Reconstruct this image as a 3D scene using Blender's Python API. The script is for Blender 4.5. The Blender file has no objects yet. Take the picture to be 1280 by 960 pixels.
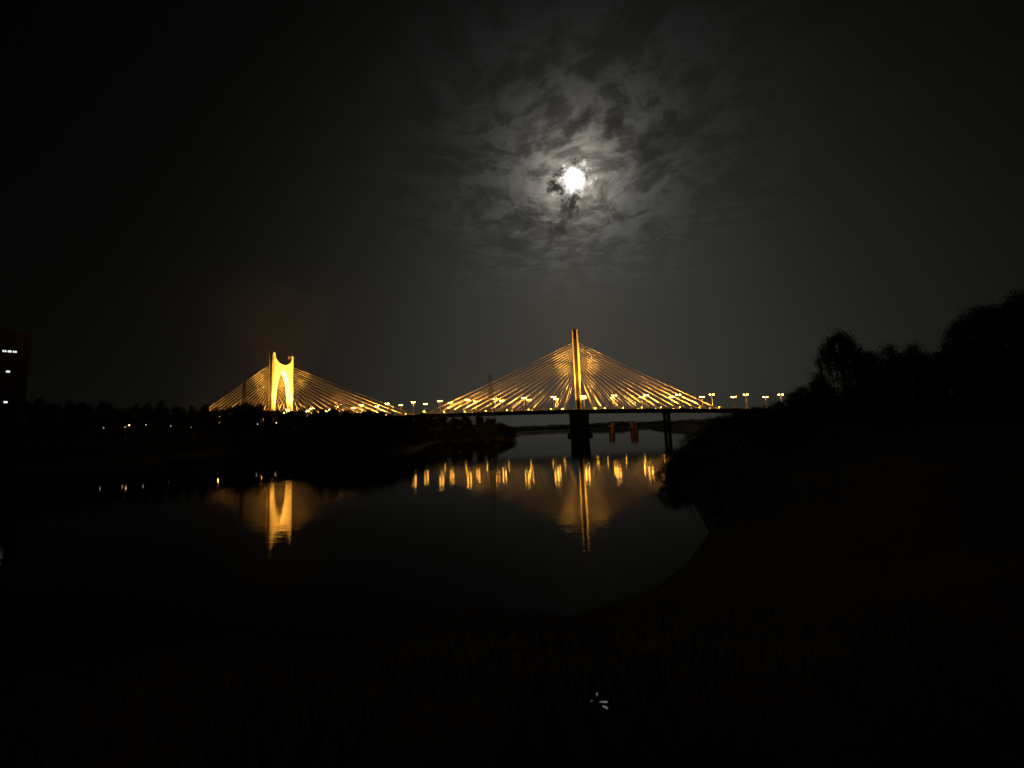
import bpy, bmesh, math, random
import numpy as np
from mathutils import Vector, Matrix, noise as mnoise

# ------------------------------------------------------------------ camera
F, PIT, ROLL, CAMZ = 535.5, 0.10064, 0.03832, 7.686      # focal length in photo pixels (1280 wide)
scene = bpy.context.scene
col = scene.collection
cd = bpy.data.cameras.new('camera'); cam = bpy.data.objects.new('camera', cd); col.objects.link(cam)
cd.sensor_width = 36.0; cd.lens = 36.0 * F / 1280.0; cd.clip_start = 0.1; cd.clip_end = 20000
cam.matrix_world = (Matrix.Translation((0, 0, CAMZ)) @ Matrix.Rotation(math.pi / 2 + PIT, 4, 'X')
                    @ Matrix.Rotation(-ROLL, 4, 'Z'))
scene.camera = cam
vs = scene.view_settings
vs.view_transform = 'Standard'; vs.look = 'None'; vs.exposure = 0.0; vs.gamma = 1.0; vs.use_curve_mapping = False
scene.render.engine = 'CYCLES'
cy = scene.cycles
cy.use_denoising = True; cy.denoiser = 'OPENIMAGEDENOISE'
cy.max_bounces = 6; cy.diffuse_bounces = 2; cy.glossy_bounces = 3; cy.transmission_bounces = 2
cy.transparent_max_bounces = 6; cy.volume_bounces = 0
cy.use_light_tree = True; cy.sample_clamp_indirect = 6.0; cy.caustics_reflective = False; cy.caustics_refractive = False
cy.use_adaptive_sampling = False; cy.filter_width = 1.5

def ray(px, py):
    a, b = px - 640.0, py - 480.0
    cr, sr = math.cos(ROLL), math.sin(ROLL)
    x, y = a * cr - b * sr, a * sr + b * cr
    c, s = math.cos(PIT), math.sin(PIT)
    u = -y / F
    return Vector((x / F, c - s * u, s + c * u))
def at_depth(px, py, Y):
    d = ray(px, py); k = Y / d.y
    return Vector((d.x * k, Y, CAMZ + d.z * k))
def at_height(px, py, z):
    d = ray(px, py); k = (z - CAMZ) / d.z
    return Vector((d.x * k, d.y * k, z))

# ------------------------------------------------------------------ moon direction, sky and moonlight
MAZ, MEL = 0.1699, 0.5351
moon_dir = Vector((math.sin(MAZ) * math.cos(MEL), math.cos(MAZ) * math.cos(MEL), math.sin(MEL)))
world = bpy.data.worlds.new('World'); scene.world = world; world.use_nodes = True
wt = world.node_tree; wt.nodes.clear()

class NT:
    """small helper for building node trees"""
    def __init__(s, t): s.t = t
    def n(s, kind, **kw):
        o = s.t.nodes.new(kind)
        for k, v in kw.items(): setattr(o, k, v)
        return o
    def set(s, sock, v):
        if hasattr(v, 'links'): s.t.links.new(v, sock)
        else: sock.default_value = v
    def m(s, op, a, b=0.0, c=0.0, clamp=False):
        o = s.n('ShaderNodeMath', operation=op, use_clamp=clamp)
        s.set(o.inputs[0], a); s.set(o.inputs[1], b); s.set(o.inputs[2], c)
        return o.outputs[0]
    def v(s, op, a, b=(0, 0, 0)):
        o = s.n('ShaderNodeVectorMath', operation=op)
        s.set(o.inputs[0], a); s.set(o.inputs[1], b)
        return o.outputs['Value'] if op in ('DOT_PRODUCT', 'LENGTH') else o.outputs[0]
    def scale(s, a, k):
        o = s.n('ShaderNodeVectorMath', operation='SCALE'); s.set(o.inputs[0], a); s.set(o.inputs['Scale'], k)
        return o.outputs[0]
    def ss(s, x, lo, hi, a=0.0, b=1.0):
        o = s.n('ShaderNodeMapRange', interpolation_type='SMOOTHSTEP')
        s.set(o.inputs[0], x)
        for i, q in enumerate((lo, hi, a, b)): s.set(o.inputs[i + 1], q)
        return o.outputs[0]
    def noise(s, vec, scale, detail=4.0, rough=0.5, dist=0.0):
        o = s.n('ShaderNodeTexNoise'); s.set(o.inputs['Vector'], vec)
        o.inputs['Scale'].default_value = scale; o.inputs['Detail'].default_value = detail
        o.inputs['Roughness'].default_value = rough; o.inputs['Distortion'].default_value = dist
        return o
    def comb(s, x, y, z=0.0):
        o = s.n('ShaderNodeCombineXYZ'); s.set(o.inputs[0], x); s.set(o.inputs[1], y); s.set(o.inputs[2], z)
        return o.outputs[0]
    def mixc(s, f, a, b):
        o = s.n('ShaderNodeMix', data_type='RGBA')
        s.set(o.inputs[0], f); s.set(o.inputs[6], a); s.set(o.inputs[7], b)
        return o.outputs[2]

def build_sky():
    N = NT(wt)
    dirv = N.n('ShaderNodeTexCoord').outputs['Generated']
    dirv = N.v('NORMALIZE', dirv)
    sep = N.n('ShaderNodeSeparateXYZ'); wt.links.new(dirv, sep.inputs[0])
    up = sep.outputs[2]
    mr = Vector((moon_dir.y, -moon_dir.x, 0)).normalized(); mu = mr.cross(moon_dir)
    cosang = N.v('DOT_PRODUCT', dirv, tuple(moon_dir))
    ang = N.m('DEGREES' if False else 'ARCCOSINE', N.m('MINIMUM', cosang, 0.9999999))
    ang = N.m('MULTIPLY', ang, 180 / math.pi)
    u = N.m('MULTIPLY', N.v('DOT_PRODUCT', dirv, tuple(mr)), 180 / math.pi)
    v = N.m('MULTIPLY', N.v('DOT_PRODUCT', dirv, tuple(mu)), 180 / math.pi)
    uv = N.comb(u, v, 0.0)
    # cloud sheet: look direction carried to a flat layer overhead
    den = N.m('ADD', N.m('MAXIMUM', up, 0.0), 0.10)
    sheet = N.comb(N.m('DIVIDE', sep.outputs[0], den), N.m('DIVIDE', sep.outputs[1], den), 0.0)
    wob = N.noise(sheet, 2.2, 3.0).outputs['Color']
    warp = N.v('ADD', sheet, N.scale(N.v('SUBTRACT', wob, (0.5, 0.5, 0.5)), 0.35))
    big = N.noise(N.v('ADD', warp, (3.1, 7.7, 0)), 1.7, 3.0, 0.5).outputs[0]
    mid = N.noise(N.v('ADD', warp, (1.3, 2.9, 0)), 10.0, 8.0, 0.62, 0.2).outputs[0]
    fine = N.noise(N.v('ADD', warp, (8.3, 0.4, 0)), 15.0, 6.0, 0.6).outputs[0]
    cl = N.m('ADD', N.m('MULTIPLY', mid, 0.62), N.m('MULTIPLY', fine, 0.25))
    cl = N.m('ADD', cl, N.m('MULTIPLY', big, 0.20))                       # about 0.3 .. 0.85
    lit = N.ss(cl, 0.455, 0.625, 0.36, 1.14)                                # dark rents .. lit cloud
    # low down the sheet thins into an even veil
    veil = N.m('MULTIPLY', N.ss(up, 0.18, 0.46, 0.0, 1.0), N.ss(ang, 8.0, 30.0, 1.0, 0.55))
    lit = N.m('ADD', N.m('MULTIPLY', veil, N.m('SUBTRACT', lit, 0.92)), 0.92)
    # ragged dark cloudlets drifting across the moon's glow
    w1 = N.noise(uv, 0.75, 8.0, 0.68).outputs['Color']
    uvw = N.v('ADD', uv, N.scale(N.v('SUBTRACT', w1, (0.5, 0.5, 0.5)), 4.2))
    def puff(cx, cyy, rx, ry, rot, depth):
        d = N.v('SUBTRACT', uvw, (cx, cyy, 0))
        c, s = math.cos(rot), math.sin(rot)
        a = N.m('DIVIDE', N.v('DOT_PRODUCT', d, (c, s, 0)), rx)
        b = N.m('DIVIDE', N.v('DOT_PRODUCT', d, (-s, c, 0)), ry)
        r = N.m('SQRT', N.m('ADD', N.m('MULTIPLY', a, a), N.m('MULTIPLY', b, b)))
        return N.ss(r, 0.25, 1.25, depth, 1.0)
    puffs = None
    for q in PUFFS:
        f = puff(*q); puffs = f if puffs is None else N.m('MULTIPLY', puffs, f)
    lit = N.m('MULTIPLY', lit, puffs)
    # moonlight scattered forward by thin cloud: bright close to the moon, fading outwards
    def gauss(k, w): return N.m('MULTIPLY', N.m('EXPONENT', N.m('MULTIPLY', N.m('POWER', N.m('DIVIDE', ang, w), 2.0), -1.0)), k)
    def expo(k, w): return N.m('MULTIPLY', N.m('EXPONENT', N.m('MULTIPLY', N.m('DIVIDE', ang, w), -1.0)), k)
    jag = N.m('MULTIPLY', N.m('SUBTRACT', N.noise(uv, 0.9, 6.0, 0.65).outputs[0], 0.5), 3.2)
    cang = N.m('MULTIPLY', ang, N.m('ADD', 1.0, jag))
    core = N.m('MULTIPLY', N.m('EXPONENT', N.m('MULTIPLY', N.m('POWER', N.m('DIVIDE', cang, 0.98), 2.0), -1.0)), 5.0); near = expo(1.05, 2.4)
    wide = N.m('ADD', gauss(0.036, 13.5), gauss(0.003, 24.0))
    # the veil of moonlit haze is deeper low down, so it carries on below the moon and thins above it
    wide = N.m('MULTIPLY', wide, N.ss(up, 0.25, 0.85, 1.25, 0.45))
    def col3(f, c): return N.scale(N.comb(*c), f)
    tot = N.v('ADD', N.v('ADD', col3(core, (1.0, 0.97, 0.93)), col3(near, (1.0, 0.88, 0.74))), col3(wide, (0.89, 1.0, 1.0)))
    tot = N.scale(tot, lit)
    # faint warm town glow low over the land
    low = N.m('MULTIPLY', N.m('EXPONENT', N.m('MULTIPLY', N.m('MAXIMUM', up, 0.0), -4.2)), N.m('ADD', gauss(1.0, 28.5), 0.02))
    tot = N.v('ADD', tot, col3(N.m('MULTIPLY', low, 0.125), (1.0, 0.98, 0.82)))
    sky = N.n('ShaderNodeTexSky', sky_type='NISHITA', sun_disc=False)
    sky.sun_elevation = MEL; sky.sun_rotation = MAZ
    bg1 = N.n('ShaderNodeBackground'); wt.links.new(sky.outputs[0], bg1.inputs[0]); bg1.inputs[1].default_value = 0.00004
    bg2 = N.n('ShaderNodeBackground'); wt.links.new(tot, bg2.inputs[0]); bg2.inputs[1].default_value = 1.0
    add = N.n('ShaderNodeAddShader'); wt.links.new(bg1.outputs[0], add.inputs[0]); wt.links.new(bg2.outputs[0], add.inputs[1])
    out = N.n('ShaderNodeOutputWorld'); wt.links.new(add.outputs[0], out.inputs[0])
# cloudlets near the moon: (right, up, half length, half width in degrees, turn, how much light passes)
PUFFS = [(-2.1, -0.6, 1.5, 1.0, 0.2, 0.05), (-0.6, -2.5, 2.2, 1.2, 1.1, 0.06), (-2.2, -5.2, 2.8, 1.1, 0.9, 0.30),
         (-1.6, 0.9, 1.0, 0.45, 0.2, 0.12), (1.30, 0.15, 0.70, 0.30, -0.6, 0.30), (0.4, 1.9, 0.9, 0.4, 0.3, 0.35), (-6.0, -3.5, 2.6, 1.3, 0.2, 0.40),
         (0.5, 5.2, 3.2, 0.9, 0.5, 0.40), (4.6, 5.0, 3.0, 1.2, 0.9, 0.45), (-4.5, 5.6, 2.4, 0.9, -0.2, 0.5),
         (9.5, 2.6, 3.5, 2.0, 0.3, 0.45), (-9.0, -6.0, 4.0, 1.3, -0.3, 0.5)]
build_sky()
world.cycles.sampling_method = 'MANUAL'; world.cycles.sample_map_resolution = 1024

sl = bpy.data.lights.new('moonlight', 'SUN'); sl.energy = 0.012; sl.angle = math.radians(0.5); sl.color = (1.0, 0.95, 0.86)
so = bpy.data.objects.new('moonlight', sl); col.objects.link(so)
so.rotation_euler = moon_dir.to_track_quat('Z', 'Y').to_euler()

# ------------------------------------------------------------------ materials
MATS = {}
def mat(name, color=(0.2, 0.2, 0.2), rough=0.7, metal=0.0, var=0.25, scale=3.0, emit=None, estr=0.0, bump=0.0):
    if name in MATS: return MATS[name]
    m = bpy.data.materials.new(name); m.use_nodes = True
    t = m.node_tree; N = NT(t); b = t.nodes['Principled BSDF']
    b.inputs['Roughness'].default_value = rough; b.inputs['Metallic'].default_value = metal
    tc = N.n('ShaderNodeTexCoord').outputs['Object']
    nz = N.noise(tc, scale, 5.0, 0.6)
    lo = tuple(c * (1 - var) for c in color) + (1,); hi = tuple(min(1, c * (1 + var)) for c in color) + (1,)
    t.links.new(N.mixc(nz.outputs[0], lo, hi), b.inputs['Base Color'])
    if bump:
        bp = N.n('ShaderNodeBump'); bp.inputs['Strength'].default_value = bump
        t.links.new(nz.outputs[0], bp.inputs['Height']); t.links.new(bp.outputs[0], b.inputs['Normal'])
    if emit:
        b.inputs['Emission Color'].default_value = tuple(emit) + (1,); b.inputs['Emission Strength'].default_value = estr
    MATS[name] = m
    return m
SODIUM = (1.0, 0.37, 0.04); FACE_GOLD = (1.0, 0.43, 0.05)
M_conc = mat('painted_concrete', (0.62, 0.60, 0.55), 0.75, var=0.12, scale=0.4)
M_deck = mat('girder_concrete', (0.26, 0.25, 0.24), 0.85, var=0.25, scale=0.3)
M_road = mat('asphalt', (0.05, 0.05, 0.05), 0.9, var=0.3, scale=1.0)
M_cable = mat('cable_sheath', (0.72, 0.70, 0.66), 0.8, var=0.08, scale=0.5)
M_steel = mat('galvanised_steel', (0.55, 0.55, 0.53), 0.45, var=0.12, scale=2.0)
M_pole = mat('pole_paint', (0.75, 0.75, 0.72), 0.4, var=0.06, scale=2.0)
M_dark = mat('dark_housing', (0.06, 0.06, 0.06), 0.5)
M_lattice = mat('weathered_lattice_steel', (0.12, 0.12, 0.12), 0.6, var=0.3)
M_bark = mat('bark', (0.07, 0.055, 0.04), 0.95, var=0.4, scale=6.0, bump=0.4)
M_leafA = mat('leaf_dark', (0.045, 0.075, 0.03), 0.6, var=0.45, scale=0.6)
M_leafB = mat('leaf_willow', (0.06, 0.085, 0.03), 0.6, var=0.4, scale=0.6)
M_grass = mat('grass_blade', (0.03, 0.045, 0.02), 0.7, var=0.5, scale=0.4)
M_lamp = mat('sodium_lens', (0.9, 0.8, 0.6), 0.3, emit=(1.0, 0.42, 0.05), estr=140.0)
M_flood = mat('flood_lens', (0.9, 0.8, 0.6), 0.3, emit=(1.0, 0.45, 0.03), estr=60.0)
M_white = mat('white_lens', (0.9, 0.9, 0.9), 0.3, emit=(1.0, 0.93, 0.82), estr=1.6)
M_warm = mat('warm_lens', (0.9, 0.8, 0.7), 0.3, emit=(1.0, 0.66, 0.38), estr=3.5)
M_wall = mat('tower_render', (0.13, 0.11, 0.10), 0.9, var=0.12, scale=0.1)
M_glass = mat('dark_glass', (0.02, 0.022, 0.025), 0.12)
M_litwin = mat('lit_room', (0.9, 0.9, 0.85), 0.4, emit=(0.92, 1.0, 0.93), estr=1.5)
M_rust = mat('rusty_steel', (0.20, 0.085, 0.04), 0.8, var=0.5, scale=1.2, bump=0.3)
M_rope = mat('fender_rubber', (0.03, 0.03, 0.03), 0.8)

def mat_moon():
    m = bpy.data.materials.new('moon_surface'); m.use_nodes = True; t = m.node_tree; N = NT(t)
    for n in list(t.nodes):
        if n.type == 'BSDF_PRINCIPLED': t.nodes.remove(n)
    e = N.n('ShaderNodeEmission'); tc = N.n('ShaderNodeTexCoord').outputs['Object']
    nz = N.noise(tc, 0.02, 4.0)
    t.links.new(N.mixc(nz.outputs[0], (1.0, 0.96, 0.90, 1), (0.92, 0.90, 0.88, 1)), e.inputs[0]); e.inputs[1].default_value = 14.0
    t.links.new(e.outputs[0], t.nodes['Material Output'].inputs[0])
    return m

def mat_water(name, ior=1.105, body=(0.004, 0.006, 0.006), pond=False):
    m = bpy.data.materials.new(name); m.use_nodes = True; t = m.node_tree; N = NT(t); b = t.nodes['Principled BSDF']
    b.inputs['Base Color'].default_value = body + (1,); b.inputs['IOR'].default_value = ior
    pos = N.n('ShaderNodeNewGeometry').outputs['Position']
    if pond:
        b.inputs['Roughness'].default_value = 0.05
        nz = N.noise(pos, 14.0, 3.0, 0.6)
        bp = N.n('ShaderNodeBump'); bp.inputs['Strength'].default_value = 0.10; bp.inputs['Distance'].default_value = 0.02
        t.links.new(nz.outputs[0], bp.inputs['Height']); t.links.new(bp.outputs[0], b.inputs['Normal'])
        return m
    sep = N.n('ShaderNodeSeparateXYZ'); t.links.new(pos, sep.inputs[0])
    # wind-ruffled reach in front, sheltered smooth reach towards the bridge
    patch = N.noise(pos, 0.03, 3.0, 0.5).outputs[0]
    line = N.m('SUBTRACT', sep.outputs[1], N.m('MULTIPLY', sep.outputs[0], 1.05))
    line = N.m('ADD', line, N.m('MULTIPLY', N.m('SUBTRACT', patch, 0.5), 26.0))
    calm = N.ss(line, 112.0, 128.0, 0.0, 1.0)
    t.links.new(N.ss(calm, 0.0, 1.0, 0.03, 0.03), b.inputs['Roughness'])
    a = N.noise(N.v('MULTIPLY', pos, (0.3, 1.0, 1.0)), 0.8, 4.0, 0.6).outputs[0]
    c = N.noise(N.v('MULTIPLY', pos, (0.35, 1.0, 1.0)), 3.0, 3.0, 0.55).outputs[0]
    h = N.m('ADD', N.m('MULTIPLY', a, 0.07), N.m('MULTIPLY', c, 0.018))
    bp = N.n('ShaderNodeBump'); bp.inputs['Distance'].default_value = 1.0
    t.links.new(N.ss(calm, 0.0, 1.0, 0.15, 0.03), bp.inputs['Strength'])
    t.links.new(h, bp.inputs['Height']); t.links.new(bp.outputs[0], b.inputs['Normal'])
    return m

def mat_ground():
    m = bpy.data.materials.new('bank_soil'); m.use_nodes = True; t = m.node_tree; N = NT(t); b = t.nodes['Principled BSDF']
    pos = N.n('ShaderNodeNewGeometry').outputs['Position']
    n1 = N.noise(pos, 0.08, 5.0, 0.6).outputs[0]; n2 = N.noise(pos, 2.5, 6.0, 0.65).outputs[0]
    c = N.mixc(N.ss(n1, 0.4, 0.6), (0.020, 0.024, 0.016, 1), (0.030, 0.028, 0.023, 1))
    c = N.mixc(N.ss(n2, 0.35, 0.7), c, (0.014, 0.017, 0.012, 1))
    t.links.new(c, b.inputs['Base Color']); b.inputs['Roughness'].default_value = 0.95
    bp = N.n('ShaderNodeBump'); bp.inputs['Strength'].default_value = 0.6; bp.inputs['Distance'].default_value = 0.1
    t.links.new(n2, bp.inputs['Height']); t.links.new(bp.outputs[0], b.inputs['Normal'])
    return m

# ------------------------------------------------------------------ object helpers
def tag(o, label=None, cat=None, group=None, kind=None):
    if label: o['label'] = label
    if cat: o['category'] = cat
    if group: o['group'] = group
    if kind: o['kind'] = kind
    return o
def empty(name, loc=(0, 0, 0), rz=0.0, sc=(1, 1, 1)):
    o = bpy.data.objects.new(name, None); col.objects.link(o)
    o.location = loc; o.rotation_euler = (0, 0, rz); o.scale = sc; o.empty_display_size = 0.5
    return o
def link(name, me, parent=None, m=None):
    o = bpy.data.objects.new(name, me); col.objects.link(o)
    if parent: o.parent = parent
    if m and not me.materials: me.materials.append(m)
    return o
def mesh_np(name, verts, faces, m=None, smooth=False):
    me = bpy.data.meshes.new(name)
    me.from_pydata([tuple(v) for v in verts], [], [tuple(f) for f in faces])
    if m: me.materials.append(m)
    if smooth: me.shade_smooth()
    me.update()
    return me
def copy_tree(o, parent=None):
    c = o.copy(); col.objects.link(c); c.parent = parent
    for ch in list(o.children):
        copy_tree(ch, c)
    return c

class MB:
    """collects boxes, bars and lathes, then makes one mesh"""
    def __init__(s): s.v = []; s.f = []
    def add(s, vs_, fs):
        k = len(s.v); s.v += [Vector(v) for v in vs_]; s.f += [tuple(i + k for i in f) for f in fs]
    def box(s, c, d, M=None):
        x, y, z = d[0] / 2, d[1] / 2, d[2] / 2
        p = [Vector((i, j, k)) for i in (-x, x) for j in (-y, y) for k in (-z, z)]
        if M: p = [M @ q for q in p]
        s.add([q + Vector(c) for q in p], [(0, 1, 3, 2), (4, 6, 7, 5), (0, 4, 5, 1), (2, 3, 7, 6), (0, 2, 6, 4), (1, 5, 7, 3)])
    def bar(s, a, b, r0, r1=None, n=6, caps=True):
        a, b = Vector(a), Vector(b); r1 = r0 if r1 is None else r1
        d = (b - a).normalized(); q = d.to_track_quat('Z', 'Y')
        vs_ = []
        for p, r in ((a, r0), (b, r1)):
            for i in range(n):
                t = 2 * math.pi * i / n
                vs_.append(p + q @ Vector((r * math.cos(t), r * math.sin(t), 0)))
        fs = [(i, (i + 1) % n, n + (i + 1) % n, n + i) for i in range(n)]
        if caps: fs += [tuple(reversed(range(n))), tuple(range(n, 2 * n))]
        s.add(vs_, fs)
    def tube(s, pts, rads, n=6):
        vs_ = []; fs = []
        for j, (p, r) in enumerate(zip(pts, rads)):
            p = Vector(p)
            d = (Vector(pts[min(j + 1, len(pts) - 1)]) - Vector(pts[max(j - 1, 0)])).normalized()
            q = d.to_track_quat('Z', 'Y')
            for i in range(n):
                t = 2 * math.pi * i / n
                vs_.append(p + q @ Vector((r * math.cos(t), r * math.sin(t), 0)))
            if j:
                k = (j - 1) * n
                fs += [(k + i, k + (i + 1) % n, k + n + (i + 1) % n, k + n + i) for i in range(n)]
        fs += [tuple(reversed(range(n))), tuple(range(len(vs_) - n, len(vs_)))]
        s.add(vs_, fs)
    def lathe(s, c, prof, n=12, M=None):
        vs_ = []; fs = []
        for j, (r, z) in enumerate(prof):
            for i in range(n):
                t = 2 * math.pi * i / n
                q = Vector((max(r, 1e-4) * math.cos(t), max(r, 1e-4) * math.sin(t), z))
                vs_.append((M @ q if M else q) + Vector(c))
            if j:
                k = (j - 1) * n
                fs += [(k + i, k + (i + 1) % n, k + n + (i + 1) % n, k + n + i) for i in range(n)]
        fs += [tuple(reversed(range(n))), tuple(range(len(vs_) - n, len(vs_)))]
        s.add(vs_, fs)
    def mesh(s, name, m=None, smooth=False): return mesh_np(name, s.v, s.f, m, smooth)
    def build(s, name, m, parent=None, smooth=False): return link(name, s.mesh(name, m, smooth), parent)

# ------------------------------------------------------------------ terrain and water
WATER = np.array([(-900, -600), (-700, -700), (-400, -200), (-150, -40), (-60, 10), (-40, 15), (-31, 13.5), (-25, 16.5), (-17, 15), (-12, 17.5), (-6, 16.8), (-2, 19.5), (2, 18.2), (6, 20.5), (9, 24), (13, 30),
    (17, 42), (19, 56), (30, 85), (46, 121), (75, 180), (105, 240), (128, 300), (150, 400), (160, 600), (120, 850), (0, 950),
    (-120, 900), (-150, 750), (-60, 560), (-5, 430), (6, 370), (0, 302), (-48, 286), (-46, 225), (-37, 166), (-40, 153), (-52, 147), (-68, 151), (-83, 174), (-118, 243), (-138, 255),
    (-151, 247), (-149, 200), (-141, 160), (-152, 130), (-200, 100), (-290, 60), (-370, -20), (-480, -140), (-650, -350)], float)
PROF_NEAR = ([-30, -8, 0, 2, 12.8, 16.8, 19.2, 40, 200, 3000], [-3, -2, 0, 0.5, 4.40, 4.50, 6.05, 6.8, 7.0, 7.0])
PROF_FAR = ([-30, -8, 0, 3, 22, 40, 200, 3000], [-3, -2, 0, 0.8, 8.0, 8.6, 8.8, 8.0])
PROF_END = ([-30, -8, 0, 3, 30, 3000], [-3, -2, 0, 0.6, 2.5, 4.0])
def height(x, y):
    x = np.atleast_1d(np.asarray(x, float)); y = np.atleast_1d(np.asarray(y, float))
    d = np.full(x.shape, 1e9); inside = np.zeros(x.shape, bool); n = len(WATER)
    for i in range(n):
        a, b = WATER[i], WATER[(i + 1) % n]; e = b - a
        t = np.clip(((x - a[0]) * e[0] + (y - a[1]) * e[1]) / (e @ e), 0, 1)
        d = np.minimum(d, np.hypot(x - a[0] - t * e[0], y - a[1] - t * e[1]))
        cross = ((a[1] > y) != (b[1] > y))
        with np.errstate(divide='ignore', invalid='ignore'):
            xi = (b[0] - a[0]) * (y - a[1]) / (b[1] - a[1] + 1e-12) + a[0]
        inside ^= cross & (x < xi)
    sd = np.where(inside, -d, d)
    near = np.interp(sd, *PROF_NEAR); far = np.interp(sd, *PROF_FAR); end = np.interp(sd, *PROF_END)
    left = (x < -10 - 0.12 * (y - 300)) & (y > 30 - 0.42 * (x + 200) * 0)    # the far bank on the left
    left &= (y > 40)
    z = np.where(left, far, near)
    return np.where((y > 520), end, z)
def H(x, y): return float(height(x, y)[0])

def spaced(lo, hi, n, c, k):
    a, b = math.asinh((lo - c) / k), math.asinh((hi - c) / k)
    return c + k * np.sinh(np.linspace(a, b, n))
def build_terrain():
    xs = spaced(-2500, 2500, 280, 0.0, 40.0); ys = spaced(-1300, 3000, 300, 10.0, 40.0)
    X, Y = np.meshgrid(xs, ys); Z = height(X.ravel(), Y.ravel())
    rng = np.random.RandomState(3)
    for k in range(14):
        a = rng.uniform(0, 6.28); w = 10 ** rng.uniform(-1.6, 0.2); ph = rng.uniform(0, 6.28)
        bumpy = np.sin((X.ravel() * math.cos(a) + Y.ravel() * math.sin(a)) * w + ph) * min(0.25, 0.035 / w ** 0.5)
        Z = Z + np.where(Z > 0.3, bumpy * (np.hypot(X.ravel(), Y.ravel()) > 12), 0)
    nx, ny = len(xs), len(ys)
    idx = np.arange(nx * ny).reshape(ny, nx)
    q = np.stack([idx[:-1, :-1], idx[:-1, 1:], idx[1:, 1:], idx[1:, :-1]], -1).reshape(-1, 4)
    me = bpy.data.meshes.new('ground'); me.vertices.add(nx * ny)
    me.vertices.foreach_set('co', np.stack([X.ravel(), Y.ravel(), Z], -1).ravel())
    me.loops.add(q.size); me.loops.foreach_set('vertex_index', q.ravel())
    me.polygons.add(len(q)); me.polygons.foreach_set('loop_start', np.arange(0, q.size, 4)); me.polygons.foreach_set('loop_total', np.full(len(q), 4))
    me.update(calc_edges=True); me.shade_smooth(); me.materials.append(mat_ground())
    tag(link('ground', me), 'dark river banks with grass and bare soil', kind='structure')
build_terrain()
def build_water():
    me = mesh_np('river', [(-2000, -1200, 0), (1500, -1200, 0), (1500, 1500, 0), (-2000, 1500, 0)], [(0, 1, 2, 3)], mat_water('river_water'))
    tag(link('river', me), 'dark river mirroring the lit bridge', kind='structure')
build_water()

# ------------------------------------------------------------------ the bridge: axis along E, width along T
ANG, XR, YR, SPAN, WID, HP = 0.17102, 45.98, 300.0, 241.6, 21.0, 75.0
E_ = Vector((-math.cos(ANG), math.sin(ANG), 0)); T_ = Vector((math.sin(ANG), math.cos(ANG), 0)); R0 = Vector((XR, YR, 0))
ZC, KC = 19.72, 0.0001112
def deck_z(s):
    d = abs(s - SPAN / 2)
    return ZC - KC * d * d if d < 250 else ZC - KC * 62500 - 2 * KC * 250 * (d - 250)
def bp(s, w, z): return R0 + E_ * s + T_ * w + Vector((0, 0, z))
bridge = empty('cable_stayed_bridge', bp(SPAN / 2, WID / 2, 0))
tag(bridge, 'long cable-stayed bridge with two golden floodlit pylons crossing the river', 'bridge')
BINV = Matrix.Translation(-bridge.location)
def bpart(name, me, m=None, parent=None):
    """a mesh given in world coordinates becomes a part of the bridge"""
    me.transform(BINV); o = link(name, me, parent or bridge, m); return o

S0, S1 = -235.0, 470.0
def build_deck():
    st = np.linspace(S0, S1, 90)
    prof = [(-3.2, 0.0), (-3.2, -0.55), (-2.6, -0.9), (1.5, -2.3), (WID - 1.5, -2.3), (WID + 2.6, -0.9), (WID + 3.2, -0.55), (WID + 3.2, 0.0)]
    v, f = [], []; n = len(prof)
    for j, s in enumerate(st):
        for w, dz in prof: v.append(bp(s, w, deck_z(s) + dz))
        if j:
            k = (j - 1) * n
            f += [(k + i, k + n + i, k + n + (i + 1) % n, k + (i + 1) % n) for i in range(n)]
    f += [tuple(range(n)), tuple(reversed(range(len(v) - n, len(v))))]
    bpart('deck_girder', mesh_np('deck_girder', v, f, M_deck))
    v, f = [], []
    for j, s in enumerate(st):
        v += [bp(s, 1.6, deck_z(s) + 0.012), bp(s, WID - 1.6, deck_z(s) + 0.012)]
        if j: k = 2 * (j - 1); f.append((k, k + 1, k + 3, k + 2))
    bpart('road_surface', mesh_np('road_surface', v, f, M_road))
    for w, nm in ((-3.0, 'railing'), (WID + 3.0, 'railing')):
        b = MB()
        ss = np.arange(S0, S1, 2.0)
        for a, c in zip(ss[:-1], ss[1:]):
            b.bar(bp(a, w, deck_z(a)), bp(a, w, deck_z(a) + 1.15), 0.06, n=4)
            for hh in (0.45, 1.15): b.bar(bp(a, w, deck_z(a) + hh), bp(c, w, deck_z(c) + hh), 0.055, n=4, caps=False)
        bpart(nm, b.mesh(nm, M_steel))
    for w, nm in ((1.0, 'kerb'), (WID - 1.0, 'kerb')):
        v, f = [], []
        for j, s in enumerate(st):
            for dw, dz in ((-0.25, 0.0), (-0.25, 0.35), (0.25, 0.35), (0.25, 0.0)): v.append(bp(s, w + dw, deck_z(s) + dz + 0.004))
            if j: k = 4 * (j - 1); f += [(k + i, k + 4 + i, k + 4 + (i + 1) % 4, k + (i + 1) % 4) for i in range(4)]
        bpart(nm, mesh_np(nm, v, f, M_conc))
build_deck()

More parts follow.
